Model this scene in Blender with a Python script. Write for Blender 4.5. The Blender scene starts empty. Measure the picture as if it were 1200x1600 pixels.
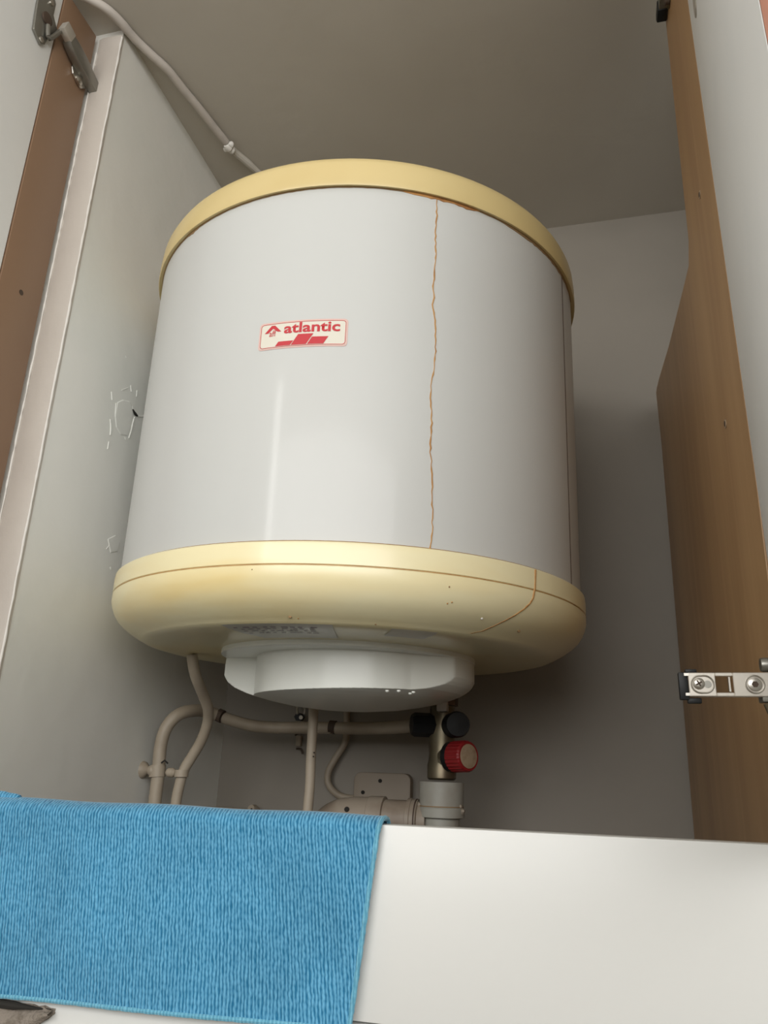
import bpy, bmesh, math, random
from mathutils import Vector, Matrix
random.seed(7)
C = bpy.context.scene.collection
S = bpy.context.scene
PI = math.pi

# ------------------------------------------------------------------ camera
RIGHT = Vector((0.9695, 0.2426, 0.0339)); UP = Vector((0.0480, -0.3238, 0.9449)); FWD = Vector((-0.2402, 0.9145, 0.3256))
cam_d = bpy.data.cameras.new('camera'); cam = bpy.data.objects.new('camera', cam_d); C.objects.link(cam)
cam_d.sensor_fit = 'VERTICAL'; cam_d.sensor_height = 24.0; cam_d.lens = 24.0 * 1200 / 1600
cam_d.clip_start = 0.01
cam.matrix_world = Matrix(((RIGHT.x, UP.x, -FWD.x, 0), (RIGHT.y, UP.y, -FWD.y, 0), (RIGHT.z, UP.z, -FWD.z, 0), (0, 0, 0, 1)))
S.camera = cam
# ------------------------------------------------------------------ light
S.view_settings.view_transform = 'Standard'; S.view_settings.look = 'None'
S.view_settings.gamma = 1.0; S.view_settings.use_curve_mapping = False
S.view_settings.exposure = 0.0
w = bpy.data.worlds.new('world'); S.world = w; w.use_nodes = True
w.node_tree.nodes['Background'].inputs[0].default_value = (0.80, 0.88, 1.0, 1)
w.node_tree.nodes['Background'].inputs[1].default_value = 0.6
def area(name, loc, target, sx, sy, power, col):
    l = bpy.data.lights.new(name, 'AREA'); l.shape = 'RECTANGLE'; l.size = sx; l.size_y = sy; l.energy = power; l.color = col
    o = bpy.data.objects.new(name, l); C.objects.link(o); o.location = loc
    o.rotation_euler = (Vector(target) - Vector(loc)).to_track_quat('-Z', 'Y').to_euler(); return o
area('window_daylight', (0.15, -1.20, 0.56), (0.15, 1, 0.56), 2.3, 0.86, 31.5, (1.0, 0.985, 0.95))
area('curtain_gap_daylight', (-0.99, -1.15, 0.88), (-0.25, 0.57, 0.24), 0.10, 0.60, 2.6, (1.0, 0.98, 0.95))

# ------------------------------------------------------------------ materials
def newmat(name, col, rough=0.5, metal=0.0, coat=0.0, spec=0.5):
    m = bpy.data.materials.new(name); m.use_nodes = True; b = m.node_tree.nodes['Principled BSDF']
    b.inputs['Base Color'].default_value = (*col, 1); b.inputs['Roughness'].default_value = rough
    b.inputs['Metallic'].default_value = metal; b.inputs['Coat Weight'].default_value = coat
    b.inputs['Coat Roughness'].default_value = 0.12; b.inputs['Specular IOR Level'].default_value = spec
    return m
def vary(m, col2, scale=5.0, lo=0.45, hi=0.7, detail=3.0, stretch=(1, 1, 1), fac=1.0, bump=0.0, bscale=80.0, bdist=0.001):
    nt = m.node_tree; N = nt.nodes; L = nt.links; b = N['Principled BSDF']
    tc = N.new('ShaderNodeTexCoord'); mp = N.new('ShaderNodeMapping'); mp.inputs['Scale'].default_value = stretch
    L.new(tc.outputs['Object'], mp.inputs[0])
    n = N.new('ShaderNodeTexNoise'); n.inputs['Scale'].default_value = scale; n.inputs['Detail'].default_value = detail
    L.new(mp.outputs[0], n.inputs['Vector'])
    r = N.new('ShaderNodeMapRange'); r.inputs[1].default_value = lo; r.inputs[2].default_value = hi; r.inputs[4].default_value = fac
    L.new(n.outputs['Fac'], r.inputs[0])
    mx = N.new('ShaderNodeMix'); mx.data_type = 'RGBA'; mx.inputs[6].default_value = b.inputs['Base Color'].default_value[:]
    mx.inputs[7].default_value = (*col2, 1)
    L.new(r.outputs[0], mx.inputs[0])
    src = b.inputs['Base Color'].links[0].from_socket if b.inputs['Base Color'].links else None
    if src: L.new(src, mx.inputs[6])
    L.new(mx.outputs[2], b.inputs['Base Color'])
    if bump:
        n2 = N.new('ShaderNodeTexNoise'); n2.inputs['Scale'].default_value = bscale; n2.inputs['Detail'].default_value = 5
        L.new(mp.outputs[0], n2.inputs['Vector'])
        bp = N.new('ShaderNodeBump'); bp.inputs['Strength'].default_value = bump; bp.inputs['Distance'].default_value = bdist
        L.new(n2.outputs['Fac'], bp.inputs['Height']); L.new(bp.outputs[0], b.inputs['Normal'])
    return m
M = {}
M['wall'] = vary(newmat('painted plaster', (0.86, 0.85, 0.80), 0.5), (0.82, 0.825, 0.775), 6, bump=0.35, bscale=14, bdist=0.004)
M['wall_back'] = vary(newmat('shade dulled plaster', (0.285, 0.255, 0.215), 0.6), (0.262, 0.235, 0.198), 5, bump=0.3, bscale=20, bdist=0.003)  # plaster colour darkened to carry the shade behind the tank
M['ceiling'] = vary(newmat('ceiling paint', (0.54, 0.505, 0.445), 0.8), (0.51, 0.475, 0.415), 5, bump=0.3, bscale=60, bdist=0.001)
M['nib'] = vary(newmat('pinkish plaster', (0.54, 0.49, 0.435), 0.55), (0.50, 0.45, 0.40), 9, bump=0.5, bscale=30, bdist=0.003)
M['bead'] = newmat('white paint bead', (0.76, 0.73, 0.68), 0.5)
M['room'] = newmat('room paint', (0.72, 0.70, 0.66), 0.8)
M['floor'] = vary(newmat('floor covering', (0.35, 0.30, 0.25), 0.6), (0.28, 0.24, 0.2), 4)
M['enamel'] = vary(newmat('white enamel', (0.565, 0.57, 0.55), 0.45, coat=0.22), (0.55, 0.55, 0.53), 3)
M['enamel'].node_tree.nodes['Principled BSDF'].inputs['Coat Roughness'].default_value = 0.10
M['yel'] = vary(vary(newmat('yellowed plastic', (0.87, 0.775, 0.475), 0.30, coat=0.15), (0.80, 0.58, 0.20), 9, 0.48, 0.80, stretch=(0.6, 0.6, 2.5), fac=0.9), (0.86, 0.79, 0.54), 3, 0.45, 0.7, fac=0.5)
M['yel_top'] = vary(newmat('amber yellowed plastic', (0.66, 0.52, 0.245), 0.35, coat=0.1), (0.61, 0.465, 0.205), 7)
M['groove'] = newmat('brown grime', (0.30, 0.19, 0.09), 0.8)
M['rust'] = vary(newmat('rust', (0.50, 0.25, 0.08), 0.8), (0.30, 0.12, 0.04), 60)
M['rust_light'] = vary(newmat('pale rust', (0.48, 0.26, 0.09), 0.6), (0.36, 0.17, 0.05), 50)
M['dark'] = newmat('dark seam', (0.07, 0.045, 0.03), 0.7)
M['cap'] = vary(newmat('white plastic cover', (0.88, 0.89, 0.83), 0.32, coat=0.1), (0.81, 0.82, 0.76), 6)
M['label'] = newmat('label paper', (0.70, 0.665, 0.57), 0.4)
M['red'] = newmat('red print', (0.52, 0.022, 0.032), 0.4)
M['pinkrim'] = newmat('pale pink sticker edge', (0.70, 0.46, 0.41), 0.4)
M['silverlabel'] = newmat('faded silver label', (0.66, 0.64, 0.56), 0.3)
M['ink'] = newmat('smudged violet ink', (0.30, 0.24, 0.27), 0.6)
M['brown'] = vary(newmat('brown laminate', (0.27, 0.165, 0.10), 0.45), (0.24, 0.145, 0.087), 6, stretch=(1, 1, 0.3), bump=0.1, bscale=300, bdist=0.0003)
M['wood'] = vary(vary(newmat('beech laminate', (0.41, 0.245, 0.115), 0.42), (0.34, 0.195, 0.09), 7, 0.42, 0.66, stretch=(2, 2, 0.28)), (0.46, 0.28, 0.145), 22, 0.5, 0.75, stretch=(3, 3, 0.12), fac=0.6)
M['edge_brown'] = vary(newmat('brown edge band', (0.34, 0.15, 0.09), 0.5), (0.25, 0.10, 0.06), 30, stretch=(1, 1, 0.2))
M['door'] = vary(newmat('white melamine', (0.86, 0.86, 0.84), 0.4), (0.83, 0.835, 0.82), 12, bump=0.08, bscale=300, bdist=0.0003)
M['fascia'] = newmat('white lacquered board', (0.73, 0.73, 0.705), 0.35)
M['pipe'] = vary(newmat('painted pipe', (0.41, 0.345, 0.265), 0.5), (0.34, 0.28, 0.21), 25, bump=0.4, bscale=60, bdist=0.001)  # base colour duller than the pipes, shade under the tank mixed in
M['pvc'] = vary(newmat('grey white drain plastic', (0.37, 0.36, 0.315), 0.45), (0.29, 0.26, 0.215), 25)  # white plastic greyed in its colour for the shade down there
M['pvc_dirty_shaded'] = vary(newmat('painted drain plastic', (0.33, 0.275, 0.215), 0.5), (0.24, 0.185, 0.14), 30)  # dirty painted plastic, darkened further to include the shade under the tank
M['brass'] = vary(newmat('tarnished brass', (0.17, 0.145, 0.095), 0.36, metal=0.7), (0.15, 0.11, 0.07), 50, bump=0.2, bscale=150, bdist=0.0005)  # tarnish tone, with the shade around the valve darkened in
M['groove_metal'] = vary(newmat('rusty brass', (0.14, 0.09, 0.06), 0.5, metal=0.5), (0.07, 0.045, 0.03), 60)
M['black'] = newmat('black plastic', (0.010, 0.011, 0.012), 0.45, spec=0.3)
M['redknob'] = newmat('red plastic', (0.27, 0.014, 0.016), 0.4)  # red deepened to stand in for shade on the knob
M['tan'] = vary(newmat('faded tan disc', (0.40, 0.30, 0.20), 0.5), (0.31, 0.22, 0.14), 120)  # tan lowered to hold the shade on the knob face
M['steel'] = newmat('nickel steel', (0.56, 0.53, 0.48), 0.32, metal=1.0)
M['steel_face'] = newmat('satin nickel', (0.60, 0.56, 0.50), 0.42, metal=0.7)
M['darksteel'] = newmat('dark steel', (0.30, 0.29, 0.26), 0.38, metal=0.9)  # darker steel tone for arms and fittings
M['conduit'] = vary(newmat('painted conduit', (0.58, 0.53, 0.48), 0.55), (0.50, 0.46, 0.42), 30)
M['box'] = newmat('painted box', (0.31, 0.255, 0.195), 0.55)  # box colour dulled, shade by the wall is part of it
M['hole'] = newmat('black hole', (0.02, 0.018, 0.015), 0.9)
M['greycloth'] = vary(newmat('grey brown cloth', (0.28, 0.24, 0.2), 0.95), (0.18, 0.15, 0.12), 200, bump=1.0, bscale=500, bdist=0.002)
# towel
def towel_mat(name, a, b_, c):
    m = newmat(name, a, 0.95, spec=0.1); nt = m.node_tree; N = nt.nodes; L = nt.links; b = N['Principled BSDF']
    b.inputs['Sheen Weight'].default_value = 0.25
    uv = N.new('ShaderNodeUVMap')
    mp = N.new('ShaderNodeMapping'); mp.inputs['Scale'].default_value = (1, 0.42, 1); L.new(uv.outputs[0], mp.inputs[0])
    wv = N.new('ShaderNodeTexWave'); wv.wave_type = 'BANDS'; wv.bands_direction = 'X'; wv.inputs['Scale'].default_value = 128
    wv.inputs['Distortion'].default_value = 3.2; wv.inputs['Detail'].default_value = 2.0; wv.inputs['Detail Scale'].default_value = 1.6; L.new(mp.outputs[0], wv.inputs['Vector'])
    vo = N.new('ShaderNodeTexVoronoi'); vo.inputs['Scale'].default_value = 760; vo.inputs['Randomness'].default_value = 0.8; L.new(mp.outputs[0], vo.inputs['Vector'])
    iv = N.new('ShaderNodeMath'); iv.operation = 'MULTIPLY_ADD'; iv.inputs[1].default_value = -0.55; iv.inputs[2].default_value = 0.60; L.new(vo.outputs['Distance'], iv.inputs[0])
    v = N.new('ShaderNodeMath'); v.operation = 'MULTIPLY_ADD'; v.inputs[1].default_value = 0.5; L.new(wv.outputs['Fac'], v.inputs[0]); L.new(iv.outputs[0], v.inputs[2])
    n = N.new('ShaderNodeTexNoise'); n.inputs['Scale'].default_value = 14; n.inputs['Detail'].default_value = 4; L.new(uv.outputs[0], n.inputs['Vector'])
    r = N.new('ShaderNodeValToRGB'); r.color_ramp.elements[0].position = 0.25; r.color_ramp.elements[0].color = (*b_, 1)
    r.color_ramp.elements[1].position = 0.88; r.color_ramp.elements[1].color = (*c, 1); L.new(v.outputs[0], r.inputs[0])
    mx = N.new('ShaderNodeMix'); mx.data_type = 'RGBA'; mx.blend_type = 'MULTIPLY'; mx.inputs[0].default_value = 0.35
    r2 = N.new('ShaderNodeMapRange'); r2.inputs[1].default_value = 0.3; r2.inputs[2].default_value = 0.7; r2.inputs[3].default_value = 0.55; r2.inputs[4].default_value = 1.25
    L.new(n.outputs['Fac'], r2.inputs[0]); L.new(r.outputs[0], mx.inputs[6]); L.new(r2.outputs[0], mx.inputs[7]); L.new(mx.outputs[2], b.inputs['Base Color'])
    bp = N.new('ShaderNodeBump'); bp.inputs['Strength'].default_value = 0.7; bp.inputs['Distance'].default_value = 0.0008
    L.new(v.outputs[0], bp.inputs['Height']); L.new(bp.outputs[0], b.inputs['Normal'])
    return m
M['towel'] = towel_mat('blue terry microfibre', (0.1, 0.35, 0.6), (0.018, 0.155, 0.30), (0.15, 0.43, 0.66))
M['hem'] = towel_mat('light blue hem stitching', (0.2, 0.5, 0.7), (0.10, 0.33, 0.48), (0.20, 0.50, 0.66))

# ------------------------------------------------------------------ mesh helpers
class MB:
    def __init__(s): s.v = []; s.f = []
    def add(s, vs, fs):
        k = len(s.v); s.v += [Vector(p) for p in vs]; s.f += [tuple(i + k for i in f) for f in fs]; return s
    def box(s, a, b, mat=None):
        x0, y0, z0 = a; x1, y1, z1 = b
        vs = [(x0, y0, z0), (x1, y0, z0), (x1, y1, z0), (x0, y1, z0), (x0, y0, z1), (x1, y0, z1), (x1, y1, z1), (x0, y1, z1)]
        if mat: vs = [mat @ Vector(p) for p in vs]
        return s.add(vs, [(0, 3, 2, 1), (4, 5, 6, 7), (0, 1, 5, 4), (1, 2, 6, 5), (2, 3, 7, 6), (3, 0, 4, 7)])
    def prism(s, poly, depth, mat):      # poly in local xy, extruded along local z
        n = len(poly); vs = [mat @ Vector((p[0], p[1], 0)) for p in poly] + [mat @ Vector((p[0], p[1], depth)) for p in poly]
        return s.add(vs, [tuple(range(n))[::-1], tuple(range(n, 2 * n))] + [(i, (i + 1) % n, n + (i + 1) % n, n + i) for i in range(n)])
    def lathe(s, prof, o, axis, n=32, caps=True, u=None):   # prof: (r, h)
        a = Vector(axis).normalized(); o = Vector(o)
        u = (Vector(u) if u else (Vector((0, 0, 1)) if abs(a.z) < .9 else Vector((1, 0, 0)))).cross(a).normalized(); v = a.cross(u)
        vs = []; 
        for r, h in prof:
            for i in range(n):
                t = 2 * PI * i / n; vs.append(o + a * h + (u * math.cos(t) + v * math.sin(t)) * r)
        fs = [(j * n + i, j * n + (i + 1) % n, (j + 1) * n + (i + 1) % n, (j + 1) * n + i) for j in range(len(prof) - 1) for i in range(n)]
        if caps: fs += [tuple(range(n))[::-1], tuple(range((len(prof) - 1) * n, len(prof) * n))]
        return s.add(vs, fs)
    def tube(s, pts, r, n=16, sub=6, caps=True, jitter=0):
        P = [Vector(p) for p in pts]
        if sub > 1 and len(P) > 2:
            Q = []
            for i in range(len(P) - 1):
                p0 = P[max(i - 1, 0)]; p1 = P[i]; p2 = P[i + 1]; p3 = P[min(i + 2, len(P) - 1)]
                for k in range(sub):
                    t = k / sub
                    Q.append(.5 * ((2 * p1) + (p2 - p0) * t + (2 * p0 - 5 * p1 + 4 * p2 - p3) * t * t + (3 * p1 - p0 - 3 * p2 + p3) * t ** 3))
            Q.append(P[-1]); P = Q
        up = None; vs = []
        for i, p in enumerate(P):
            d = (P[min(i + 1, len(P) - 1)] - P[max(i - 1, 0)]).normalized()
            if up is None: up = (Vector((0, 0, 1)) if abs(d.z) < .8 else Vector((1, 0, 0))).cross(d).normalized()
            up = (up - d * up.dot(d)).normalized(); v = d.cross(up)
            rr = (r[min(i, len(r) - 1)] if isinstance(r, (list, tuple)) else r) * (1 + random.uniform(-jitter, jitter))
            for k in range(n):
                t = 2 * PI * k / n; vs.append(p + (up * math.cos(t) + v * math.sin(t)) * rr)
        m = len(P)
        fs = [(j * n + i, j * n + (i + 1) % n, (j + 1) * n + (i + 1) % n, (j + 1) * n + i) for j in range(m - 1) for i in range(n)]
        if caps: fs += [tuple(range(n))[::-1], tuple(range((m - 1) * n, m * n))]
        return s.add(vs, fs)
    def build(s, name, mat, parent=None, smooth=35, bevel=0, seg=2, label=None, uv=None):
        base = wloc(parent) if parent else Vector((sum(v.x for v in s.v) / len(s.v), sum(v.y for v in s.v) / len(s.v), min(v.z for v in s.v)))
        me = bpy.data.meshes.new(name); me.from_pydata([v - base for v in s.v], [], s.f); me.update()
        bm = bmesh.new(); bm.from_mesh(me); bmesh.ops.recalc_face_normals(bm, faces=bm.faces)
        if bevel: bmesh.ops.bevel(bm, geom=[e for e in bm.edges if len(e.link_faces) == 2 and e.calc_face_angle() > 0.6], offset=bevel, segments=seg, affect='EDGES', profile=0.5)
        bm.to_mesh(me); bm.free()
        if uv:
            ul = me.uv_layers.new(name='UVMap')
            for lp in me.loops: ul.data[lp.index].uv = uv(me.vertices[lp.vertex_index].co + base)
        if smooth:
            me.polygons.foreach_set('use_smooth', [True] * len(me.polygons)); me.set_sharp_from_angle(angle=math.radians(smooth))
        me.materials.append(M[mat] if isinstance(mat, str) else mat)
        o = bpy.data.objects.new(name, me); C.objects.link(o)
        if parent: o.parent = parent
        else: o.location = base
        if label: o['label'] = label
        return o
def wloc(o):
    v = Vector(o.location)
    while o.parent: o = o.parent; v = v + Vector(o.location)
    return v
def tag(o, label, cat, group=None):
    o['label'] = label; o['category'] = cat
    if group: o['group'] = group
    return o
def struct(o, label=None):
    o['kind'] = 'structure'
    if label: o['label'] = label
    return o
def thing(name, loc, label, cat, group=None):
    o = bpy.data.objects.new(name, None); C.objects.link(o); o.location = loc; o.empty_display_size = 0.05
    return tag(o, label, cat, group)
def ray(x, y): return RIGHT * ((x - 600) / 1200) - UP * ((y - 800) / 1200) + FWD
def on(x, y, ax, val):
    d = ray(x, y); return d * (val / d[ax])
def pixY(x, y, Y): return on(x, y, 1, Y)

XL, YB, ZC, YN, XR, ZF = -0.53, 1.11, 0.894, 0.62, 0.1235, -1.6

# ------------------------------------------------------------------ room shell
ZR = 1.5
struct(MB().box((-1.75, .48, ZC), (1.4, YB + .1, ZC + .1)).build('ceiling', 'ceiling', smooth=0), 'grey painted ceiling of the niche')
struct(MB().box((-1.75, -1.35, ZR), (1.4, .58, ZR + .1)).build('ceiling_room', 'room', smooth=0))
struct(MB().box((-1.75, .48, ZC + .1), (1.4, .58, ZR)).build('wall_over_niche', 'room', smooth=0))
struct(MB().box((-1.75, -1.35, ZF - .1), (1.4, YB + .1, ZF)).build('floor', 'floor', smooth=0))
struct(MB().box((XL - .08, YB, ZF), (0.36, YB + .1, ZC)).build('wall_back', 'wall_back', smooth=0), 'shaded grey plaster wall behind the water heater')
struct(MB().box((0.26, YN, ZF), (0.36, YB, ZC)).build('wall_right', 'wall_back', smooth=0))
struct(MB().box((0.36, YN, ZF), (1.4, YN + .1, ZC)).build('wall_front_right', 'room', smooth=0))
struct(MB().box((-1.75, YN, ZF), (-0.60, YN + .1, ZC)).build('wall_front_left', 'room', smooth=0))
struct(MB().box((1.4, -1.35, ZF), (1.5, YB + .1, ZR)).build('wall_room_right', 'room', smooth=0))
struct(MB().box((-1.85, -1.35, ZF), (-1.75, YB + .1, ZR)).build('wall_room_left', 'room', smooth=0))
# wall behind the camera, with a window opening
wb = MB()
wx0, wx1, wz0, wz1 = -1.10, 1.34, 0.08, 1.04
wb.box((-1.75, -1.35, ZF), (wx0, -1.25, ZR)); wb.box((wx1, -1.35, ZF), (1.4, -1.25, ZR)); wb.box((wx0, -1.35, ZF), (wx1, -1.25, wz0)); wb.box((wx0, -1.35, wz1), (wx1, -1.25, ZR))
struct(wb.build('wall_rear', 'room', smooth=0))
fr = MB()
for a, b in (((wx0, wz0), (wx0 + .05, wz1)), ((wx1 - .05, wz0), (wx1, wz1)), ((wx0, wz0), (wx1, wz0 + .05)), ((wx0, wz1 - .05), (wx1, wz1))):
    fr.box((a[0], -1.33, a[1]), (b[0], -1.28, b[1]))
struct(fr.build('window_1', 'door', smooth=0))
# left niche wall: slab with a nib face towards the room
wl = MB()
ny, nz = 26, 26
struct(MB().box((-0.60, YN, ZF), (XL, YB, ZC)).build('wall_left', 'wall', smooth=0), 'pale plaster side wall of the niche left of the heater')
WL = bpy.data.objects['wall_left']
# pink plaster nib face (thin skin of paint and plaster proud of the wall end), wobbly outer edge
nb = MB(); n = 60; vs = []
for i in range(n + 1):
    z = -0.1 + (ZC - 0.012 + 0.1) * i / n
    xo = -0.5622 + random.uniform(-.0006, .0006) + 0.0008 * math.sin(i * .9)
    xi = XL + 0.0006
    vs += [(xo, YN - .0025, z), (xo + .006, YN - .004, z), (xi - .004, YN - .0035, z), (xi, YN - .0018, z), (xi, YN + .002, z), (xo, YN + .002, z)]
fs = []
for i in range(n):
    for k in range(6):
        fs.append((i * 6 + k, i * 6 + (k + 1) % 6, (i + 1) * 6 + (k + 1) % 6, (i + 1) * 6 + k))
fs += [(0, 1, 2, 3, 4, 5), tuple(n * 6 + k for k in range(6))]
nb.add(vs, fs); struct(nb.build('trim_1', 'nib'), 'pinkish plaster end face of the left niche wall')
# white bead on the arris
pts = [(XL + .0003 + random.uniform(-.0002, .0002), YN - .0020 + random.uniform(-.0003, .0003), -0.1 + (ZC + .085) * i / 70) for i in range(71)]
struct(MB().tube(pts, 0.0012, n=8, sub=2, jitter=.3).build('trim_2', 'bead'), 'white wavy paint bead down the wall arris')
pts = [(-0.5618 + random.uniform(-.0004, .0004), YN - .0035, -0.1 + (ZC + .065) * i / 70) for i in range(71)]
struct(MB().tube(pts, 0.0011, n=6, sub=2, jitter=.5).build('trim_3', 'bead'), 'ragged white paint edge against the brown panel')
# lump of plaster at the top of the nib
# cracked plaster patch on the left wall
def wl_pt(x, y): return on(x, y, 0, XL)
for pts, r in (([(236, 647), (222, 651), (214, 650)], .0012), ([(210, 652), (207, 662), (205, 672), (201, 685)], .0020), ([(206, 635), (208, 642), (213, 650)], .0014),
               ([(172, 655), (173, 668), (172, 680)], .0016), ([(174, 612), (175, 625)], .0013), ([(181, 630), (180, 648)], .0012), ([(190, 610), (200, 606)], .001),
               ([(170, 690), (168, 702)], .0011), ([(204, 602), (205, 612)], .0013), ([(214, 610), (213, 620)], .0013), ([(195, 684), (196, 687)], .0016), ([(196, 556), (197, 559)], .0013),
               ([(172, 886), (173, 890)], .0016), ([(178, 838), (172, 850), (166, 858)], .0012), ([(186, 846), (184, 858)], .0012)):
    q = [wl_pt(*p) for p in pts]
    MB().tube(q, r * .6, n=6, sub=3, jitter=.25).build('plaster_flake', 'wall', parent=WL)
for outline in ([(183, 628), (192, 624), (203, 627), (208, 640), (206, 655), (203, 670), (199, 682), (188, 680), (181, 668), (179, 650)], [(168, 842), (180, 836), (187, 848), (183, 862), (172, 864)]):
    a_ = [wl_pt(*p) for p in outline]; b_ = [p + Vector((.0007, 0, 0)) for p in a_]; k = len(a_); cen = sum(a_, Vector()) / k; b_ = [cen + (p - cen) * .93 + Vector((.0007, 0, 0)) for p in a_]
    MB().add(a_ + b_, [tuple(range(k)), tuple(range(k, 2 * k))] + [(i, (i + 1) % k, k + (i + 1) % k, k + i) for i in range(k)]).build('plaster_patch', 'wall', parent=WL, smooth=0, bevel=.0002)
q = [wl_pt(*p) + Vector((.0015, 0, 0)) for p in ((206, 640), (209, 646), (213, 650))]
MB().tube(q, .0013, n=5, sub=3, jitter=.5).build('crack', 'hole', parent=WL, label='dark chip in the cracked plaster')

# ------------------------------------------------------------------ tank
TC = Vector((-.253, .8291, 0)); TN = Vector((.0147, -.0269, .9995)).normalized(); TU = Vector((0.9999, 0, -.0147)).normalized(); TV = TN.cross(TU)
def T(ang, h, R): a = math.radians(ang); return TC + TN * h + (TU * math.cos(a) + TV * math.sin(a)) * R
def TQ(x, y, h): return TC + TN * h + TU * x + TV * y
tank = thing('water_heater', TC + TN * .06, 'white cylindrical electric water heater with yellowed end caps and a red logo sticker', 'water heater')
def tlathe(prof, n=128, caps=True):
    m = MB(); vs = []
    for r, h in prof:
        for i in range(n): vs.append(T(360 * i / n, h, r))
    fs = [(j * n + i, j * n + (i + 1) % n, (j + 1) * n + (i + 1) % n, (j + 1) * n + i) for j in range(len(prof) - 1) for i in range(n)]
    if caps: fs += [tuple(range(n))[::-1], tuple(range((len(prof) - 1) * n, len(prof) * n))]
    return m.add(vs, fs)
jk = tlathe([(.2525, .178), (.2525, .30), (.2525, .45), (.2525, .550)], 160).build('jacket', 'enamel', tank, label='glossy white sheet metal jacket')
# seam lip on the right
m = MB(); vs = []
for i in range(41):
    h = .186 + (.547 - .186) * i / 40
    vs += [T(-15.15, h, .2524), T(-15.05, h, .2530), T(-14.85, h, .2530), T(-14.75, h, .2524)]
m.add(vs, [(i * 4 + k, i * 4 + k + 1, i * 4 + 5 + k, i * 4 + 4 + k) for i in range(40) for k in range(3)])
m.build('jacket_seam', 'dark', tank, label='thin dark vertical seam')
top = tlathe([(.2520, .5440), (.2568, .5425), (.2575, .5450), (.2572, .5560), (.2560, .5700), (.2535, .5760), (.246, .5815), (.225, .586), (.15, .590), (.02, .591)])
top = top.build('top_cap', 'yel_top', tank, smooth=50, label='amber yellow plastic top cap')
# rusty line under the top rim
def ring_strip(a0, a1, h, w, R, name, mat, wob=0.0):
    m = MB(); vs = []; k = int(abs(a1 - a0) / 1.0) + 2
    for i in range(k):
        a = a0 + (a1 - a0) * i / (k - 1); t = min(1, min(i, k - 1 - i) / 4)
        ww = w * (0.25 + .75 * t) * (1 + random.uniform(-wob, wob)); 
        vs += [T(a, h + .001, R), T(a, h, R + .0005), T(a, h - ww, R + .0003), T(a, h - ww - .0002, R - .0004)]
    m.add(vs, [(i * 4 + j, i * 4 + j + 1, i * 4 + 5 + j, i * 4 + 4 + j) for i in range(k - 1) for j in range(3)])
    return m.build(name, mat, tank)
ring_strip(-178, -2, .5435, .0009, .2528, 'rust_line', 'groove', .3)
ring_strip(-67, -48, .5435, .0030, .2528, 'rust_line', 'rust', .3)
ring_strip(-42, -6, .5435, .0026, .2528, 'rust_line', 'groove', .3)
ring_strip(-125, -118, .5435, .0022, .2528, 'rust_line', 'groove', .6)
bot_prof = [(.2518, .1885), (.2550, .1890), (.2568, .1875), (.2573, .1830), (.2573, .1696), (.2562, .1690), (.2562, .1682), (.2572, .1676), (.2572, .1610), (.2558, .1560),
            (.2535, .1505), (.2495, .1445), (.2440, .1393), (.2370, .1345), (.2290, .1300), (.2235, .1275), (.2225, .1268), (.2140, .1248), (.1900, .1238), (.1450, .1242), (.05, .1245)]
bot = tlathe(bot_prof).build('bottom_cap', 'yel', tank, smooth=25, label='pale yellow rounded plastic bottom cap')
ring_strip(-178, -2, .1895, .0006, .2524, 'grime_line', 'groove', .3)
m = MB(); vs = []
for i in range(121):
    a = -182 + 184 * i / 120
    vs += [T(a, .1693, .25645), T(a, .1685, .25645)]
m.add(vs, [(2 * i, 2 * i + 1, 2 * i + 3, 2 * i + 2) for i in range(120)]); m.build('moulding_line', 'rust_light', tank)
# rust run down the jacket
def ribbon(pts, w, name, mat, R=.2525, label=None, wob=.3):
    m = MB(); vs = []
    for a, h, r in pts:
        ww = w * (1 + random.uniform(-wob, wob)); da = math.degrees(ww / 2 / R)
        vs += [T(a - da, h, r - .0002), T(a - da * .5, h, r + .0006), T(a + da * .5, h, r + .0006), T(a + da, h, r - .0002)]
    m.add(vs, [(i * 4 + j, i * 4 + j + 1, i * 4 + 5 + j, i * 4 + 4 + j) for i in range(len(pts) - 1) for j in range(3)])
    return m.build(name, mat, tank, label=label)
run = []; 
wobx = [(0, 0), (.06, .1), (.10, -.1), (.18, 0), (.25, -.1), (.29, -.6), (.31, .1), (.33, -.5), (.38, .2), (.45, .35), (.5, .3), (.55, -.3), (.6, -.6), (.68, -.2), (.75, -.4), (.8, .0), (.88, .2), (.95, .3), (1, -.1)]
for i in range(90):
    t = i / 89
    for (t0, x0), (t1, x1) in zip(wobx, wobx[1:]):
        if t0 <= t <= t1 + 1e-9: xo = x0 + (x1 - x0) * (t - t0) / (t1 - t0); break
    run.append((-59.1 + .6 * t + xo + random.uniform(-.14, .14), .5425 - t * (.5425 - .189), .2525))
ribbon(run, .0014, 'rust_streak', 'rust_light', label='thin orange rust run down the jacket', wob=.45)
# run down the bottom cap
pr = [(.2573, .1875), (.2573, .170), (.2572, .161), (.2558, .156), (.2535, .1505), (.2495, .1445), (.2440, .1393), (.2370, .1345), (.2290, .13), (.2235, .1275)]
pts = []; k = 0
angs = [-33.7, -34.0, -34.6, -35.2, -36.4, -38, -39.6, -41.2, -42.8, -45]
for (r, h), a in zip(pr, angs): pts.append((a, h, r))
def dense(pts, s=5):
    out = []
    for p, q in zip(pts, pts[1:]): out += [tuple(p[i] + (q[i] - p[i]) * k / s for i in range(3)) for k in range(s)]
    return out + [pts[-1]]
ribbon(dense(pts), .0026, 'rust_streak', 'rust_light', label='rust run on the bottom cap', wob=.2)
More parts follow.
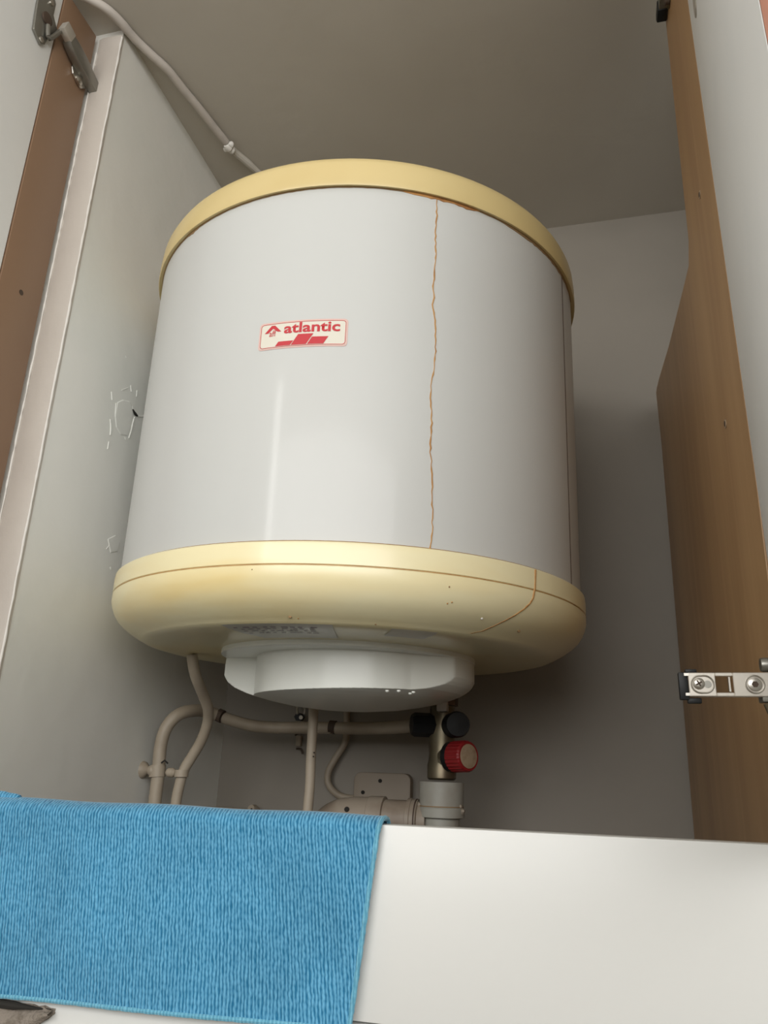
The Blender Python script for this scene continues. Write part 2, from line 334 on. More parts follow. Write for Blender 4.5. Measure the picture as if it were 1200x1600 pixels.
# spots
def hit_tank(x, y):
    d = ray(x, y); best = None; prev = None
    for i in range(1200):
        t = .45 + i * .0004; P = d * t; h = (P - TC).dot(TN); q = P - TC - TN * h; r = q.length
        R = None
        for (r0, h0), (r1, h1) in zip(bot_prof, bot_prof[1:]):
            if min(h0, h1) <= h <= max(h0, h1) and abs(h0 - h1) > 1e-6:
                R = r0 + (r1 - r0) * (h - h0) / (h1 - h0); break
        if R is None and h > .1885: R = .2525
        if R is not None and r <= R:
            return P, q.normalized()
    return None
def spot(x, y, r, mat, name='stain_spot'):
    hh = hit_tank(x, y)
    if not hh: return
    P, nrm = hh; c = bpy.data.objects
    MB().lathe([(r * .4, .0008), (r, .0002), (r, -.001)], P, nrm, 10).build(name, mat, tank)
for x, y, r, mt in ((453, 963, .0016, 'groove'), (811, 985, .0018, 'groove'), (587, 975, .0009, 'groove'), (394, 890, .0006, 'groove'), (702, 917, .0008, 'groove'), (699, 943, .0008, 'rust_light'),
                    (706, 941, .0008, 'rust_light'), (753, 966, .0012, 'bead'), (466, 966, .0007, 'rust_light')): spot(x, y, r, mt)
# labels on the underside
def under_h(r):
    for (r0, h0), (r1, h1) in zip(bot_prof[15:], bot_prof[16:]):
        if r1 <= r <= r0: return h0 + (h1 - h0) * (r - r0) / (r1 - r0)
    return .124
def under_patch(x0, x1, r0, r1, name, mat, lift=.0006, nx=24, label=None, keep=None):
    m = MB(); vs = []; nr = 6; fs = []
    for i in range(nx + 1):
        a = x0 + (x1 - x0) * i / nx
        for j in range(nr + 1):
            r = r0 + (r1 - r0) * j / nr; vs.append(T(a, under_h(r) - lift, r))
    fs = [(i * (nr + 1) + j, i * (nr + 1) + j + 1, (i + 1) * (nr + 1) + j + 1, (i + 1) * (nr + 1) + j) for i in range(nx) for j in range(nr)]
    return m.add(vs, fs).build(name, mat, tank if keep is None else keep, label=label)
lab = under_patch(-104, -77, .155, .221, 'rating_label', 'silverlabel', label='faded label with smudged illegible lines')
for j, r in enumerate((.214, .207, .199, .190)):
    for k in range(9):
        a = -101 + k * 2.3 + random.uniform(-.6, .6); under_patch(a, a + random.uniform(.8, 1.9), r - .0012, r + .0012, 'ink_smudge', 'ink', .0011, 3, keep=lab)
under_patch(-64, -53, .19, .220, 'small_label', 'label', label='small blank pale label')

# sticker on the jacket ------------------------------------------------
A0, A1, H0, H1 = -96.0, -76.9, .3707, .3987   # corners
SW = math.radians(A1 - A0) * .2525; SH = H1 - H0
def ST(x, y, lift): # x 0..SW, y 0..SH
    return T(A0 + math.degrees(x / .2525), H0 + y, .2525 + lift)
def rrect(x0, y0, x1, y1, r, k=5):
    out = []
    for cx, cy, a in ((x1 - r, y1 - r, 0), (x0 + r, y1 - r, 90), (x0 + r, y0 + r, 180), (x1 - r, y0 + r, 270)):
        for i in range(k + 1): t = math.radians(a + 90 * i / k); out.append((cx + r * math.cos(t), cy + r * math.sin(t)))
    return out
def flat_on_jacket(polys_bm, name, mat, lift, parent):
    # polys_bm: bmesh in xy-plane; cut in x then bent
    bm = polys_bm
    for i in range(1, 24):
        g = bm.verts[:] + bm.edges[:] + bm.faces[:]
        bmesh.ops.bisect_plane(bm, geom=g, plane_co=(SW * i / 24, 0, 0), plane_no=(1, 0, 0))
    bm.normal_update(); base = wloc(parent)
    for v in bm.verts: v.co = ST(v.co.x, v.co.y, lift) - base
    me = bpy.data.meshes.new(name); bm.to_mesh(me); bm.free(); me.materials.append(M[mat])
    o = bpy.data.objects.new(name, me); C.objects.link(o); o.parent = parent; return o
def poly_bm(polys):
    bm = bmesh.new()
    for p in polys: bm.faces.new([bm.verts.new((q[0], q[1], 0)) for q in p])
    return bm
def ring_bm(a, b):
    bm = bmesh.new(); A = [bm.verts.new((*p, 0)) for p in a]; B = [bm.verts.new((*p, 0)) for p in b]; n = len(A)
    for i in range(n): bm.faces.new((A[i], A[(i + 1) % n], B[(i + 1) % n], B[i]))
    return bm
stk = flat_on_jacket(poly_bm([rrect(0, 0, SW, SH, .0035)]), 'sticker', 'pinkrim', .0003, tank); stk['label'] = 'white rounded sticker with red lettering and red bars'
flat_on_jacket(poly_bm([rrect(.0012, .0012, SW - .0012, SH - .0012, .003)]), 'sticker_field', 'label', .00045, stk)
flat_on_jacket(ring_bm(rrect(.0016, .0016, SW - .0016, SH - .0016, .003), rrect(.0022, .0022, SW - .0022, SH - .0022, .0026)), 'border_line', 'red', .0006, stk)
sx = lambda u: u * SW; sy = lambda v: v * SH
def para(x0, x1, h, slant): return [(sx(x0), sy(.095)), (sx(x1), sy(.095)), (sx(x1 + slant), sy(.095 + h)), (sx(x0 + slant), sy(.095 + h))]
for x0, x1, h, s in ((.205, .375, .16, .035), (.385, .555, .38, .075), (.567, .745, .26, .05)):
    flat_on_jacket(poly_bm([para(x0, x1, h, s)]), 'red_bar', 'red', .0007, stk)
# roof emblem
flat_on_jacket(poly_bm([[(sx(.068), sy(.60)), (sx(.110), sy(.60)), (sx(.165), sy(.76)), (sx(.165), sy(.87)), (sx(.145), sy(.87))],
                        [(sx(.165), sy(.76)), (sx(.222), sy(.63)), (sx(.262), sy(.63)), (sx(.185), sy(.87)), (sx(.165), sy(.87))]]), 'roof_emblem', 'red', .0007, stk)
def text_on(txt, x, y, size, name, parent, bold=0.0, xs=1.0, rot=0.0):
    cu = bpy.data.curves.new(name, 'FONT'); cu.body = txt; cu.size = size; cu.offset = bold; cu.resolution_u = 3
    o = bpy.data.objects.new(name + '_tmp', cu); C.objects.link(o)
    dg = bpy.context.evaluated_depsgraph_get(); me = bpy.data.meshes.new_from_object(o.evaluated_get(dg)); bpy.data.objects.remove(o)
    bm = bmesh.new(); bm.from_mesh(me)
    for v in bm.verts: v.co = Vector((x + v.co.x * xs, y + v.co.y + v.co.x * xs * rot, 0))
    return flat_on_jacket(bm, name, 'red', .0007, parent)
text_on('atlantic', sx(.294), sy(.550), .0143, 'lettering', stk, bold=.00036, xs=1.27)
text_on('aff', sx(.122), sy(.475), .0088, 'lettering', stk, bold=.00005, xs=.80)

# bottom cover -------------------------------------------------------------
DC = (.012, .0); DR = .112
Lc = (-.094, -.030); Rc = (.088, -.0815)
def rcut(th):
    dx, dy = math.cos(th), math.sin(th); c = Vector((dx, dy))
    # left face: line from (-.150,-.022) to Lc ; right face: Rc to (.140,-.047); drum arc between
    def seg(p, q):
        ex, ey = q[0] - p[0], q[1] - p[1]; den = dx * ey - dy * ex
        if abs(den) < 1e-9: return None
        t = (p[0] * ey - p[1] * ex) / den; s = (p[0] * dy - p[1] * dx) / den
        return t if t > 0 and -1e-6 <= s <= 1 + 1e-6 else None
    for p, q in (((-.150, -.024), Lc), (Rc, (.150, -.040))):
        t = seg(p, q)
        if t: return t
    a = math.degrees(th) % 360; aL = math.degrees(math.atan2(Lc[1], Lc[0])) % 360; aR = math.degrees(math.atan2(Rc[1], Rc[0])) % 360
    if aL <= a <= aR:
        b = dx * DC[0] + dy * DC[1]; return b + math.sqrt(b * b - (DC[0] ** 2 + DC[1] ** 2) + DR * DR)
    return 9
prof = [(.1385, .1195), (.139, .112), (.139, .100), (.1365, .0955), (.1335, .0922), (.1296, .0895), (.125, .0866), (.118, .0837), (.110, .0807), (.100, .0778), (.083, .0738), (.06, .0698), (.03, .0670), (.004, .0664)]
prof = prof[:3] + [tuple(p[i] + (q[i] - p[i]) * k / 8 for i in range(2)) for p, q in zip(prof[2:10], prof[3:11]) for k in range(1, 9)] + prof[11:]
aL = math.atan2(Lc[1], Lc[0]) % (2 * PI); aR = math.atan2(Rc[1], Rc[0]) % (2 * PI); a0 = math.atan2(-.0238, -.139) % (2 * PI); a1 = math.atan2(-.0475, .139) % (2 * PI)
def lin(a, b, n): return [a + (b - a) * i / n for i in range(n)]
ang = lin(a1 + 1e-4 - 2 * PI, a0 - 1e-4, 96) + lin(a0, aL, 12) + lin(aL, aR, 60) + lin(aR, a1, 24) + [a1]
m = MB(); vs = []; na = len(ang)
for r, h in prof:
    for a in ang:
        rr = min(r, rcut(a)); vs.append(TQ(rr * math.cos(a), rr * math.sin(a), h))
fs = [(j * na + i, j * na + (i + 1) % na, (j + 1) * na + (i + 1) % na, (j + 1) * na + i) for j in range(len(prof) - 1) for i in range(na)]
fs += [tuple(range(na)), tuple((len(prof) - 1) * na + i for i in range(na))]
m.add(vs, fs)
cov = m.build('bottom_cover', 'cap', tank, smooth=28, label='white round service cover with a recessed front grip')
m = tlathe([(.1388, .1190), (.1397, .1196), (.1397, .1258), (.1390, .1265), (.1, .1266)], 96).build('rim', 'cap', cov, smooth=30)
for x, y in ((605, 1080), (623, 1080), (646, 1082), (641, 1084)):
    q = TQ(0, 0, .0); d = ray(x, y); t = (TC + TN * .0795).dot(TN) / d.dot(TN); P = d * t
    MB().lathe([(.0016, -.001), (.0019, .0002), (.0009, .0010)], P, -TN, 10).build('water_drop', 'cap', cov)

# ------------------------------------------------------------------ pipes
def ppx(lst): return [pixY(x, y, Y) for x, y, Y in lst]
hp = thing('outlet_pipe', pixY(272, 1290, .89), 'cream painted S-bent pipe dropping from the left underside of the heater', 'pipe')
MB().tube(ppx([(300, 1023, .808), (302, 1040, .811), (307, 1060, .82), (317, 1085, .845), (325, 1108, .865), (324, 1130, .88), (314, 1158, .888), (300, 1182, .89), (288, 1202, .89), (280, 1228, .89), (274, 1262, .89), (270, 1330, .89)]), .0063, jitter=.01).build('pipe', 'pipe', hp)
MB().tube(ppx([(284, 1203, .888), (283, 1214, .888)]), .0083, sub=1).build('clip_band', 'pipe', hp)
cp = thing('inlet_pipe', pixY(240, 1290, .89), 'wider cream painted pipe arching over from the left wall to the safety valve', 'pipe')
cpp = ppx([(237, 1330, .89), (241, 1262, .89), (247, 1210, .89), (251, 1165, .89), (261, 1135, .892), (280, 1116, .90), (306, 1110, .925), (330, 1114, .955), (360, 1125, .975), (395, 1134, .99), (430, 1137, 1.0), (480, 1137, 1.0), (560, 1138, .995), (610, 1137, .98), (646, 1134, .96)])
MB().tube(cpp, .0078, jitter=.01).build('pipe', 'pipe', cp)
for x, y, x2, y2, Y in ((341, 1117, 348, 1120, .963), (515, 1136, 525, 1137, .9985)):
    MB().tube(ppx([(x, y, Y), (x2, y2, Y)]), .0086, sub=1).build('bare_joint', 'dark', cp, label='dark patch of bare rusty metal')
MB().tube(ppx([(246.5, 1196, .89), (245.5, 1214, .89)]), .0098, sub=1).build('collar', 'pipe', cp)
MB().lathe([(.003, -.006), (.0055, -.003), (.0055, .003), (.003, .006)], pixY(267, 1207, .887), (1, 0, 0), 12).build('clip_bridge', 'pipe', cp)
rp = on(231, 1203, 0, XL)
MB().lathe([(.0105, 0), (.0095, .003), (.006, .006), (.0035, .009), (.0035, .016)], (XL, .895, rp.z), (1, 0, 0), 16).build('wall_rosette', 'pipe', cp)
MB().lathe([(.006, -.004), (.0075, 0), (.006, .005)], pixY(239, 1204, .887), (1, 0, 0), 12).build('screw_boss', 'pipe', cp)
q = [pixY(x, y, .880) for x, y in ((252, 1192), (257, 1188), (262, 1193))]
MB().tube(q, .0011, n=5, sub=1).build('crack', 'hole', cp)

vp = thing('cable_conduit', pixY(480, 1290, .90), 'straight cream conduit running down from the white round cover to the towel', 'conduit')
MB().tube(ppx([(490, 1104, .895), (489, 1130, .90), (486, 1180, .90), (484, 1230, .90), (480, 1275, .90), (477, 1330, .90)]), .0058, jitter=.01).build('tube', 'pipe', vp)
for x, y in ((491, 1176), (490, 1182)): MB().lathe([(.0009, 0), (.0009, .001)], pixY(x, y, .8943), (0, -1, 0), 8).build('pinhole', 'hole', vp)

cb = thing('bent_cable', pixY(540, 1200, 1.09), 'thin cream cable curving down the back wall into the square box', 'cable')
MB().tube(ppx([(541, 1100, 1.098), (542, 1140, 1.098), (538, 1162, 1.098), (524, 1185, 1.098), (514, 1204, 1.098), (512, 1220, 1.098), (518, 1233, 1.098), (530, 1243, 1.098), (545, 1247, 1.098), (556, 1248, 1.098)]), .0048).build('sheath', 'pipe', cb)

b0 = pixY(553, 1206, 1.09); b1 = pixY(640, 1262, 1.09)
jb = thing('junction_box', ((b0.x + b1.x) / 2, 1.09, b1.z - .02), 'square cream junction box with rounded corners on the back wall', 'junction box')
Mx = Matrix(((1, 0, 0, 0), (0, 0, 1, 0), (0, 1, 0, 0), (0, 0, 0, 1)))
m = MB(); w2 = (b1.x - b0.x); hh = w2
m.prism([(p[0], p[1]) for p in rrect(b0.x, b0.z - hh, b1.x, b0.z, .010)], .018, Matrix.Translation((0, 1.092, 0)) @ Mx)
m.build('lid', 'box', jb, bevel=.0015)
for x, y in ((594, 1220), (567, 1238)): MB().lathe([(.0026, 0), (.0026, .001)], pixY(x, y, 1.0915), (0, -1, 0), 10).build('screw_hole', 'hole', jb)

hk = thing('wall_hook', pixY(470, 1118, 1.10), 'small steel screw hook with a dark nut on the back wall', 'hook')
MB().lathe([(.006, 0), (.006, .012)], pixY(470, 1121, 1.098), (0, -1, 0), 6).build('nut', 'black', hk)
MB().tube([pixY(x, y, 1.085) for x, y in ((465, 1116), (464, 1106), (470, 1101), (476, 1106), (475, 1116))], .0022, n=8).build('loop', 'steel', hk)
MB().tube([pixY(470, 1121, 1.11), pixY(470, 1121, 1.075)], .003, n=8, sub=1).build('stud', 'steel', hk)
hk2 = thing('rusty_bracket', pixY(467, 1165, 1.105), 'small rusty wall clip below the hook with peeling cream paint', 'clip')
MB().box(tuple(pixY(461, 1166, 1.102)), tuple(Vector(pixY(473, 1150, 1.11)))).build('plate', 'pipe', hk2, bevel=.001)
MB().tube([pixY(x, y, 1.10) for x, y in ((463, 1170), (470, 1170), (473, 1178))], .0016, n=6, sub=2).build('wire', 'dark', hk2)
MB().tube([pixY(x, y, 1.10) for x, y in ((461, 1149), (466, 1146), (472, 1146))], .0013, n=6, sub=2).build('wire', 'dark', hk2)

lp = thing('low_wall_pipe', pixY(380, 1290, 1.08), 'cream painted pipe low on the back wall just above the towel edge', 'pipe')
MB().tube(ppx([(285, 1275, 1.02), (320, 1270, 1.08), (360, 1271, 1.085), (400, 1275, 1.085), (450, 1286, 1.085), (520, 1296, 1.085)]), .0085, jitter=.01).build('pipe', 'pipe', lp)
for x, y in ((309, 1258), (396, 1264)):
    MB().lathe([(.007, -.01), (.008, 0), (.005, .01)], pixY(x, y + 2, 1.09), (0, -1, .3), 10).build('clip_knob', 'pipe', lp)
    MB().tube([pixY(x - 4, y + 6, 1.075), pixY(x - 3, y - 1, 1.075)], .0011, n=6, sub=1).build('crack', 'hole', lp)

# drain assembly ----------------------------------------------------------------
YV = .95
pc = pixY(690, 1222, YV); dn = thing('drain_trap', (pc.x, YV, -.16), 'grey white plastic drain funnel and side branch under the safety valve', 'drain pipe')
zt = pc.z
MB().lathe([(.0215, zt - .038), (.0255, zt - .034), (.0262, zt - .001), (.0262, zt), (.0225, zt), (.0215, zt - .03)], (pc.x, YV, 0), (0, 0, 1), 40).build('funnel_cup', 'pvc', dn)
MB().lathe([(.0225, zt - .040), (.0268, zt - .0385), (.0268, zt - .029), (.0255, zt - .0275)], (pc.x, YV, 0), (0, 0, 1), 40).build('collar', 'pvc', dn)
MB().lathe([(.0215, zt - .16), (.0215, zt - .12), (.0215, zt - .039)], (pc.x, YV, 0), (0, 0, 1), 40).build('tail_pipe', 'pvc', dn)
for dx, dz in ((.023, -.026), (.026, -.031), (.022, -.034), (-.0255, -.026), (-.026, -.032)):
    MB().lathe([(.002, -.003), (.0035, 0), (.0015, .003)], (pc.x + dx, YV - .008, zt + dz), (.4, -1, .2), 8).build('dirt_lump', 'pvc_dirty_shaded', dn)
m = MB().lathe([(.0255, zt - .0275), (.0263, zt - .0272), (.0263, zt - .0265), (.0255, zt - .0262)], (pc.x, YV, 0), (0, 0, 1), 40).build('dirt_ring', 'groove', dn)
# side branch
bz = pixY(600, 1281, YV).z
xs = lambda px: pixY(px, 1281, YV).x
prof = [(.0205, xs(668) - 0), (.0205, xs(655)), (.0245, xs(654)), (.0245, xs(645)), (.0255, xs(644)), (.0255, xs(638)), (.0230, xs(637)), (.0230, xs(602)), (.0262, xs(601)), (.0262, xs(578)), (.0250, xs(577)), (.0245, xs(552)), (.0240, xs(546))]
MB().lathe([(r, h) for r, h in prof[:5]], (0, YV, bz), (1, 0, 0), 32).build('branch_nut', 'pvc_dirty_shaded', dn)
MB().lathe([(r, h) for r, h in prof[4:8]], (0, YV, bz), (1, 0, 0), 32).build('branch_sleeve', 'pvc_dirty_shaded', dn)
MB().lathe([(r, h) for r, h in prof[7:]], (0, YV, bz), (1, 0, 0), 32).build('branch_socket', 'pvc_dirty_shaded', dn)
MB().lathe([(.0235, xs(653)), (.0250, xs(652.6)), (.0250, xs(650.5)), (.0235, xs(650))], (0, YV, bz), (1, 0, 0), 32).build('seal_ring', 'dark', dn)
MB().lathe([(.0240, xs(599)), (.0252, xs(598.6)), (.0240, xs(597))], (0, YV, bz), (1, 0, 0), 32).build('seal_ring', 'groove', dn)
MB().tube([(xs(548), YV, bz), (xs(535), YV, bz - .0015), (xs(520), YV, bz - .008), (xs(508), YV, bz - .022), (xs(502), YV, bz - .04), (xs(501), YV, bz - .09)], .0235, n=28).build('elbow', 'pvc_dirty_shaded', dn)
MB().lathe([(.0030, 0), (.0030, .0015)], pixY(542, 1265, YV - .0225), (0, -1, .5), 10).build('plug_hole', 'hole', dn)

# safety valve --------------------------------------------------------------------
sv = thing('safety_valve', (pc.x, YV, zt), 'tarnished brass safety valve with two black caps and a red knob', 'valve')
def vz(y): return pixY(690, y, YV).z
MB().lathe([(.0150, vz(1219)), (.0172, vz(1216)), (.0172, vz(1196)), (.0160, vz(1190)), (.0150, vz(1178)), (.0165, vz(1150)), (.0165, vz(1128)), (.0150, vz(1115)), (.0150, vz(1100))], (pc.x, YV, 0), (0, 0, 1), 28).build('body', 'brass', sv)
MB().lathe([(.0150, vz(1104)), (.0205, vz(1103)), (.0205, vz(1085)), (.0150, vz(1084)), (.0135, vz(1060)), (.0135, .125)], (pc.x, YV, 0), (0, 0, 1), 6).build('union_nut', 'groove_metal', sv)
a = pixY(690, 1103, YV - .025)
MB().box((a.x - .0062, YV - .025, a.z - .006), (a.x + .0062, YV - .010, a.z + .006)).build('square_plug', 'conduit', sv, bevel=.0012, label='small tan square plug')
# left black cap (axis to lower left front), right black cap (axis to the front)
cz = vz(1134)
MB().lathe([(.013, 0), (.013, .012)], (pc.x, YV, cz), (-1, -.25, 0), 20).build('side_port', 'brass', sv)
MB().lathe([(.0125, .010), (.0142, .012), (.0142, .034), (.0118, .038), (.0, .0382)], (pc.x, YV, cz), (-1, -.45, .0), 8, caps=False).build('black_cap', 'black', sv)
MB().lathe([(.0115, .008), (.0145, .010), (.0150, .034), (.0135, .0375), (.0, .0382)], (pc.x + .010, YV + .002, cz), (.42, -1, 0), 28, caps=False).build('black_cap', 'black', sv)
# inclined red knob
kz = vz(1183); kd = Vector((.86, -.62, .03)).normalized(); kp = Vector((pc.x + .004, YV - .004, kz))
MB().lathe([(.0130, 0), (.0135, .010)], kp, kd, 24).build('knob_neck', 'brass', sv)
MB().lathe([(.0150, .008), (.0172, .010), (.0172, .0165), (.015, .0175)], kp, kd, 28).build('knob_ring', 'black', sv, label='black ring behind the red knob')
m = MB(); 
prof = [(.0165, .0160), (.0178, .0175), (.0176, .037), (.0160, .0395), (.0145, .0396), (.0143, .0392)]
a_ = kd; u_ = Vector((0, 0, 1)).cross(a_).normalized(); v_ = a_.cross(u_); nn = 96; vs = []
for j, (r, h) in enumerate(prof):
    for i in range(nn):
        t = 2 * PI * i / nn; rr = r * (1 - (.035 if (i % 4 < 2 and j in (1, 2)) else 0)); vs.append(kp + a_ * h + (u_ * math.cos(t) + v_ * math.sin(t)) * rr)
m.add(vs, [(j * nn + i, j * nn + (i + 1) % nn, (j + 1) * nn + (i + 1) % nn, (j + 1) * nn + i) for j in range(len(prof) - 1) for i in range(nn)] + [tuple(range(nn)), tuple(len(prof) * nn - nn + i for i in range(nn))])
kn = m.build('red_knob', 'redknob', sv, smooth=20, label='ribbed red plastic knob')
MB().lathe([(.0135, .0385), (.0135, .0400), (.012, .0403)], kp, kd, 28).build('knob_face', 'tan', kn)
# Y-shaped casting web below the knob
MB().tube([(pc.x - .004, YV - .002, vz(1205)), kp + kd * .004], .0125, n=20, sub=1).build('branch_casting', 'brass', sv)

# ------------------------------------------------------------------ conduit in the ceiling corner
cc = thing('ceiling_conduit', on(225, 60, 2, .886), 'thin pinkish white painted conduit along the upper left ceiling corner', 'conduit')
cpts = [on(x, y, 2, .8870) for x, y in ((100, -20), (135, -4), (165, 13), (187, 33), (210, 60), (236, 85), (262, 109), (286, 139), (311, 169), (333, 197), (353, 222))]
MB().tube(cpts, .0056, n=14, sub=4, jitter=.015).build('tube', 'conduit', cc)
MB().tube([on(x, y, 2, .8895) for x, y in ((352, 221), (366, 237), (384, 252), (402, 268), (430, 292))], .0052, n=10, sub=3, jitter=.1).build('painted_over_end', 'ceiling', cc)
bm_ = MB()
for x, y, r in ((357, 229, .0078), (362, 234, .0062), (353, 233, .0045), (361, 226, .005)):
    bm_.lathe([(r * .3, -r), (r * .8, -r * .5), (r, 0), (r * .8, r * .5), (r * .3, r)], on(x, y, 2, .8855), (.3, .8, .4), 10)
bm_.build('plaster_blob', 'bead', cc, label='white filler blob')

# ------------------------------------------------------------------ cabinet
TH = .018
LPX = -.5635
cab = thing('left_cabinet_panel', (LPX - .009, .58, -1.5), 'brown laminate cabinet side panel with the open left door', 'cabinet panel')
MB().box((LPX - TH, .5515, -1.5), (LPX, YN - .0075, .8825)).build('side_panel', 'brown', cab, bevel=.0008)
kq = on(33, 457, 0, LPX)
MB().lathe([(.0030, 0), (.0032, .0006)], kq - Vector((.0003, 0, 0)), (1, 0, 0), 9).build('shelf_pin_hole', 'dark', cab)
kq = on(121, 70, 0, LPX)
MB().tube([on(x, y, 0, LPX) for x, y in ((120, 66), (122, 71), (119, 74))], .0009, n=5, sub=2).build('scratch', 'dark', cab)
# left door
def door_box(x0, y0, deg, w, z0, z1, side):
    # hinge edge at (x0,y0); runs towards the camera; inner face on the cabinet side
    d = Vector((math.sin(math.radians(deg)), -math.cos(math.radians(deg)), 0)); nrm = Vector((d.y, -d.x, 0)) * side  # towards inside
    return d, nrm
d, nr = door_box(LPX, .5495, -4, .35, 0, 0, 1)
MB_ = Matrix(((d.x, nr.x, 0, LPX - .001), (d.y, nr.y, 0, .5500), (0, 0, 1, 0), (0, 0, 0, 1)))
# choose the normal that points to +X (inside)
sgn = 1 if nr.x > 0 else -1
ld = thing('left_door', (LPX - .02, .40, -.02), 'white melamine left cabinet door standing open', 'cabinet door')
y0_, y1_ = sorted((-sgn * TH, 0))
MB().box((0, y0_, -.030), (.345, y1_, .880), MB_).build('door_leaf', 'door', ld, bevel=.0008)
MB().box((.345, y0_, -.030), (.346, y1_, .880), MB_).build('edge_band', 'edge_brown', ld)

# right panel, stepped, from the photograph's outline
rc = thing('right_cabinet_panel', (XR + .009, .8, -1.5), 'beech coloured stepped cabinet side panel right of the heater', 'cabinet panel')
poly = [(.549, -1.5), (1.092, -1.5), (1.082, -.06), (1.052, .46)]
for x, y in ((1025, 614), (1026, 606), (1030, 590), (1045, 540), (1060, 480), (1070, 440), (1076, 415)):
    p = on(x, y, 0, XR); poly.append((p.y, p.z))
p = on(1077, 402, 0, XR); poly.append((p.y - .006, p.z + .015)); p = on(1070, 331, 0, XR); poly.append((p.y - .004, p.z)); p = on(1037, 2, 0, XR); poly.append((p.y, p.z)); poly.append((.650, .8825)); poly.append((.568, .8825)); poly.append((.5445, .2)); poly.append((.549, .1))
My = Matrix(((0, 0, 1, XR), (1, 0, 0, 0), (0, 1, 0, 0), (0, 0, 0, 1)))
MB().prism(poly, TH, My).build('side_panel', 'wood', rc, bevel=.0006, smooth=20)
for x, y in ((1094, 304), (1134, 662)):
    kq = on(x, y, 0, XR); m = MB(); m.lathe([(.0036, 0), (.0038, .0006), (.0028, .0008)], kq, (-1, 0, 0), 14).build('shelf_pin_hole', 'tan', rc, label='pale rimmed shelf pin hole')
    MB().lathe([(.0024, .0006), (.0024, .0010)], kq, (-1, 0, 0), 12).build('pin_hole_bore', 'dark', rc)
# right door
RA = math.radians(-8)
dr = Vector((math.sin(RA), -math.cos(RA), 0)); nr2 = Vector((-math.cos(RA), -math.sin(RA), 0))
MR = Matrix(((dr.x, nr2.x, 0, XR - .0002), (dr.y, nr2.y, .0350, .5355), (0, 0, 1, 0), (0, 0, 0, 1)))
rd = thing('right_door', (.12, .40, -.02), 'white melamine right cabinet door with brown edge standing open', 'cabinet door')
MB().box((0, -TH, -.024), (.294, 0, .880), MR).build('door_leaf', 'door', rd, bevel=.0006)
MB().box((.294, -TH, -.024), (.2952, -.0004, .880), MR).build('edge_band', 'edge_brown', rd, label='brown front edge band')

# ------------------------------------------------------------------ fascia and lower doors
ft = on(592, 1288.5, 1, .53).z
tag(MB().box((-.66, .53, ft - .113), (.30, .548, ft)).build('fascia_board', 'fascia', bevel=.0007), 'long white horizontal board under the niche, partly hidden by the blue towel', 'board')
tag(MB().box((-.66, .53, -1.5), (.30, .548, ft - .1148)).build('lower_door', 'fascia', bevel=.0007), 'white cupboard front below the dark gap at the very bottom', 'cabinet door')

# ------------------------------------------------------------------ towel
# draped over the board: front fall, small roll over the top edge, back fall
tw = thing('towel', (-.3, .52, ft - .12), 'blue terry towel draped over the white board on the left', 'towel')
NX, NF, NB_ = 120, 60, 14
xr_t = on(591, 1286, 1, .524).x; xr_b = on(537, 1606, 1, .512).x; xl = -.56
def tpt(s, t):
    # s 0..1 left to right, t: 0 front bottom .. 1 top front edge .. >1 over and behind
    zt = ft + .0026
    zb = -.1535 + (-.1455 + .1535) * s * 1.0 - .0 
    x_top = xl + (xr_t - xl) * s; x_bot = xl + (xr_b - xl) * s
    if t <= 1:
        x = x_bot + (x_top - x_bot) * t; z = zb + (zt - zb) * t
        bulge = .0045 + .0035 * math.sin(s * 5.1 + 1.0) * (1 - t) + .0028 * math.sin(s * 11 + t * 3.0) * (1 - t * .8) + .007 * (1 - t) ** 1.5 * (.4 + .6 * s)
        bulge = max(bulge, .003)
        edge = max(0, 1 - abs(t - 1) / .04)
        y = .530 - bulge * (1 - .15 * edge) ; z -= .0014 * edge
        if edge > 0: y += .0022 * edge
        z += .0005 * math.sin(s * 23) * t
        return Vector((x, y, z))
    u = t - 1
    # over the top then down the back
    if u < .25:
        k = u / .25; y = .5275 + (.0235) * k; z = zt + .0016 * math.sin(PI * k) + .0005 * math.sin(s * 23)
        return Vector((x_top, y, z))
    k = (u - .25) / .75
    return Vector((x_top, .5510 + .002 * k, zt - .06 * k))
NT = NF + NB_; ts = [i / NF for i in range(NF + 1)] + [1 + (i + 1) / NB_ for i in range(NB_)]
m = MB(); vs = []; uvm = {}
for j, t in enumerate(ts):
    for i in range(NX + 1): vs.append(tpt(i / NX, t))
W = NX + 1
nrm = []
P = lambda i, j: vs[j * W + i]
for j in range(len(ts)):
    for i in range(W):
        a = P(min(i + 1, NX), j) - P(max(i - 1, 0), j); b = P(i, min(j + 1, len(ts) - 1)) - P(i, max(j - 1, 0)); nrm.append(a.cross(b).normalized())
nf = len(vs); outer = [v + n_ * .0013 for v, n_ in zip(vs, nrm)]; inner = [v - n_ * .0006 for v, n_ in zip(vs, nrm)]
fs = []
for j in range(len(ts) - 1):
    for i in range(NX):
        q = (j * W + i, j * W + i + 1, (j + 1) * W + i + 1, (j + 1) * W + i); fs.append(q); fs.append(tuple(nf + k for k in q[::-1]))
for j in range(len(ts) - 1):
    for i in (0, NX): q = (j * W + i, (j + 1) * W + i, nf + (j + 1) * W + i, nf + j * W + i); fs.append(q)
for i in range(NX):
    for j in (0, len(ts) - 1): q = (j * W + i, j * W + i + 1, nf + j * W + i + 1, nf + j * W + i); fs.append(q)
m.add(outer + inner, fs)
m.build('cloth', 'towel', tw, smooth=60, uv=lambda c: (c.x + .12 * (c.z), c.z if c.y < .531 else c.z + (c.y - .531)))
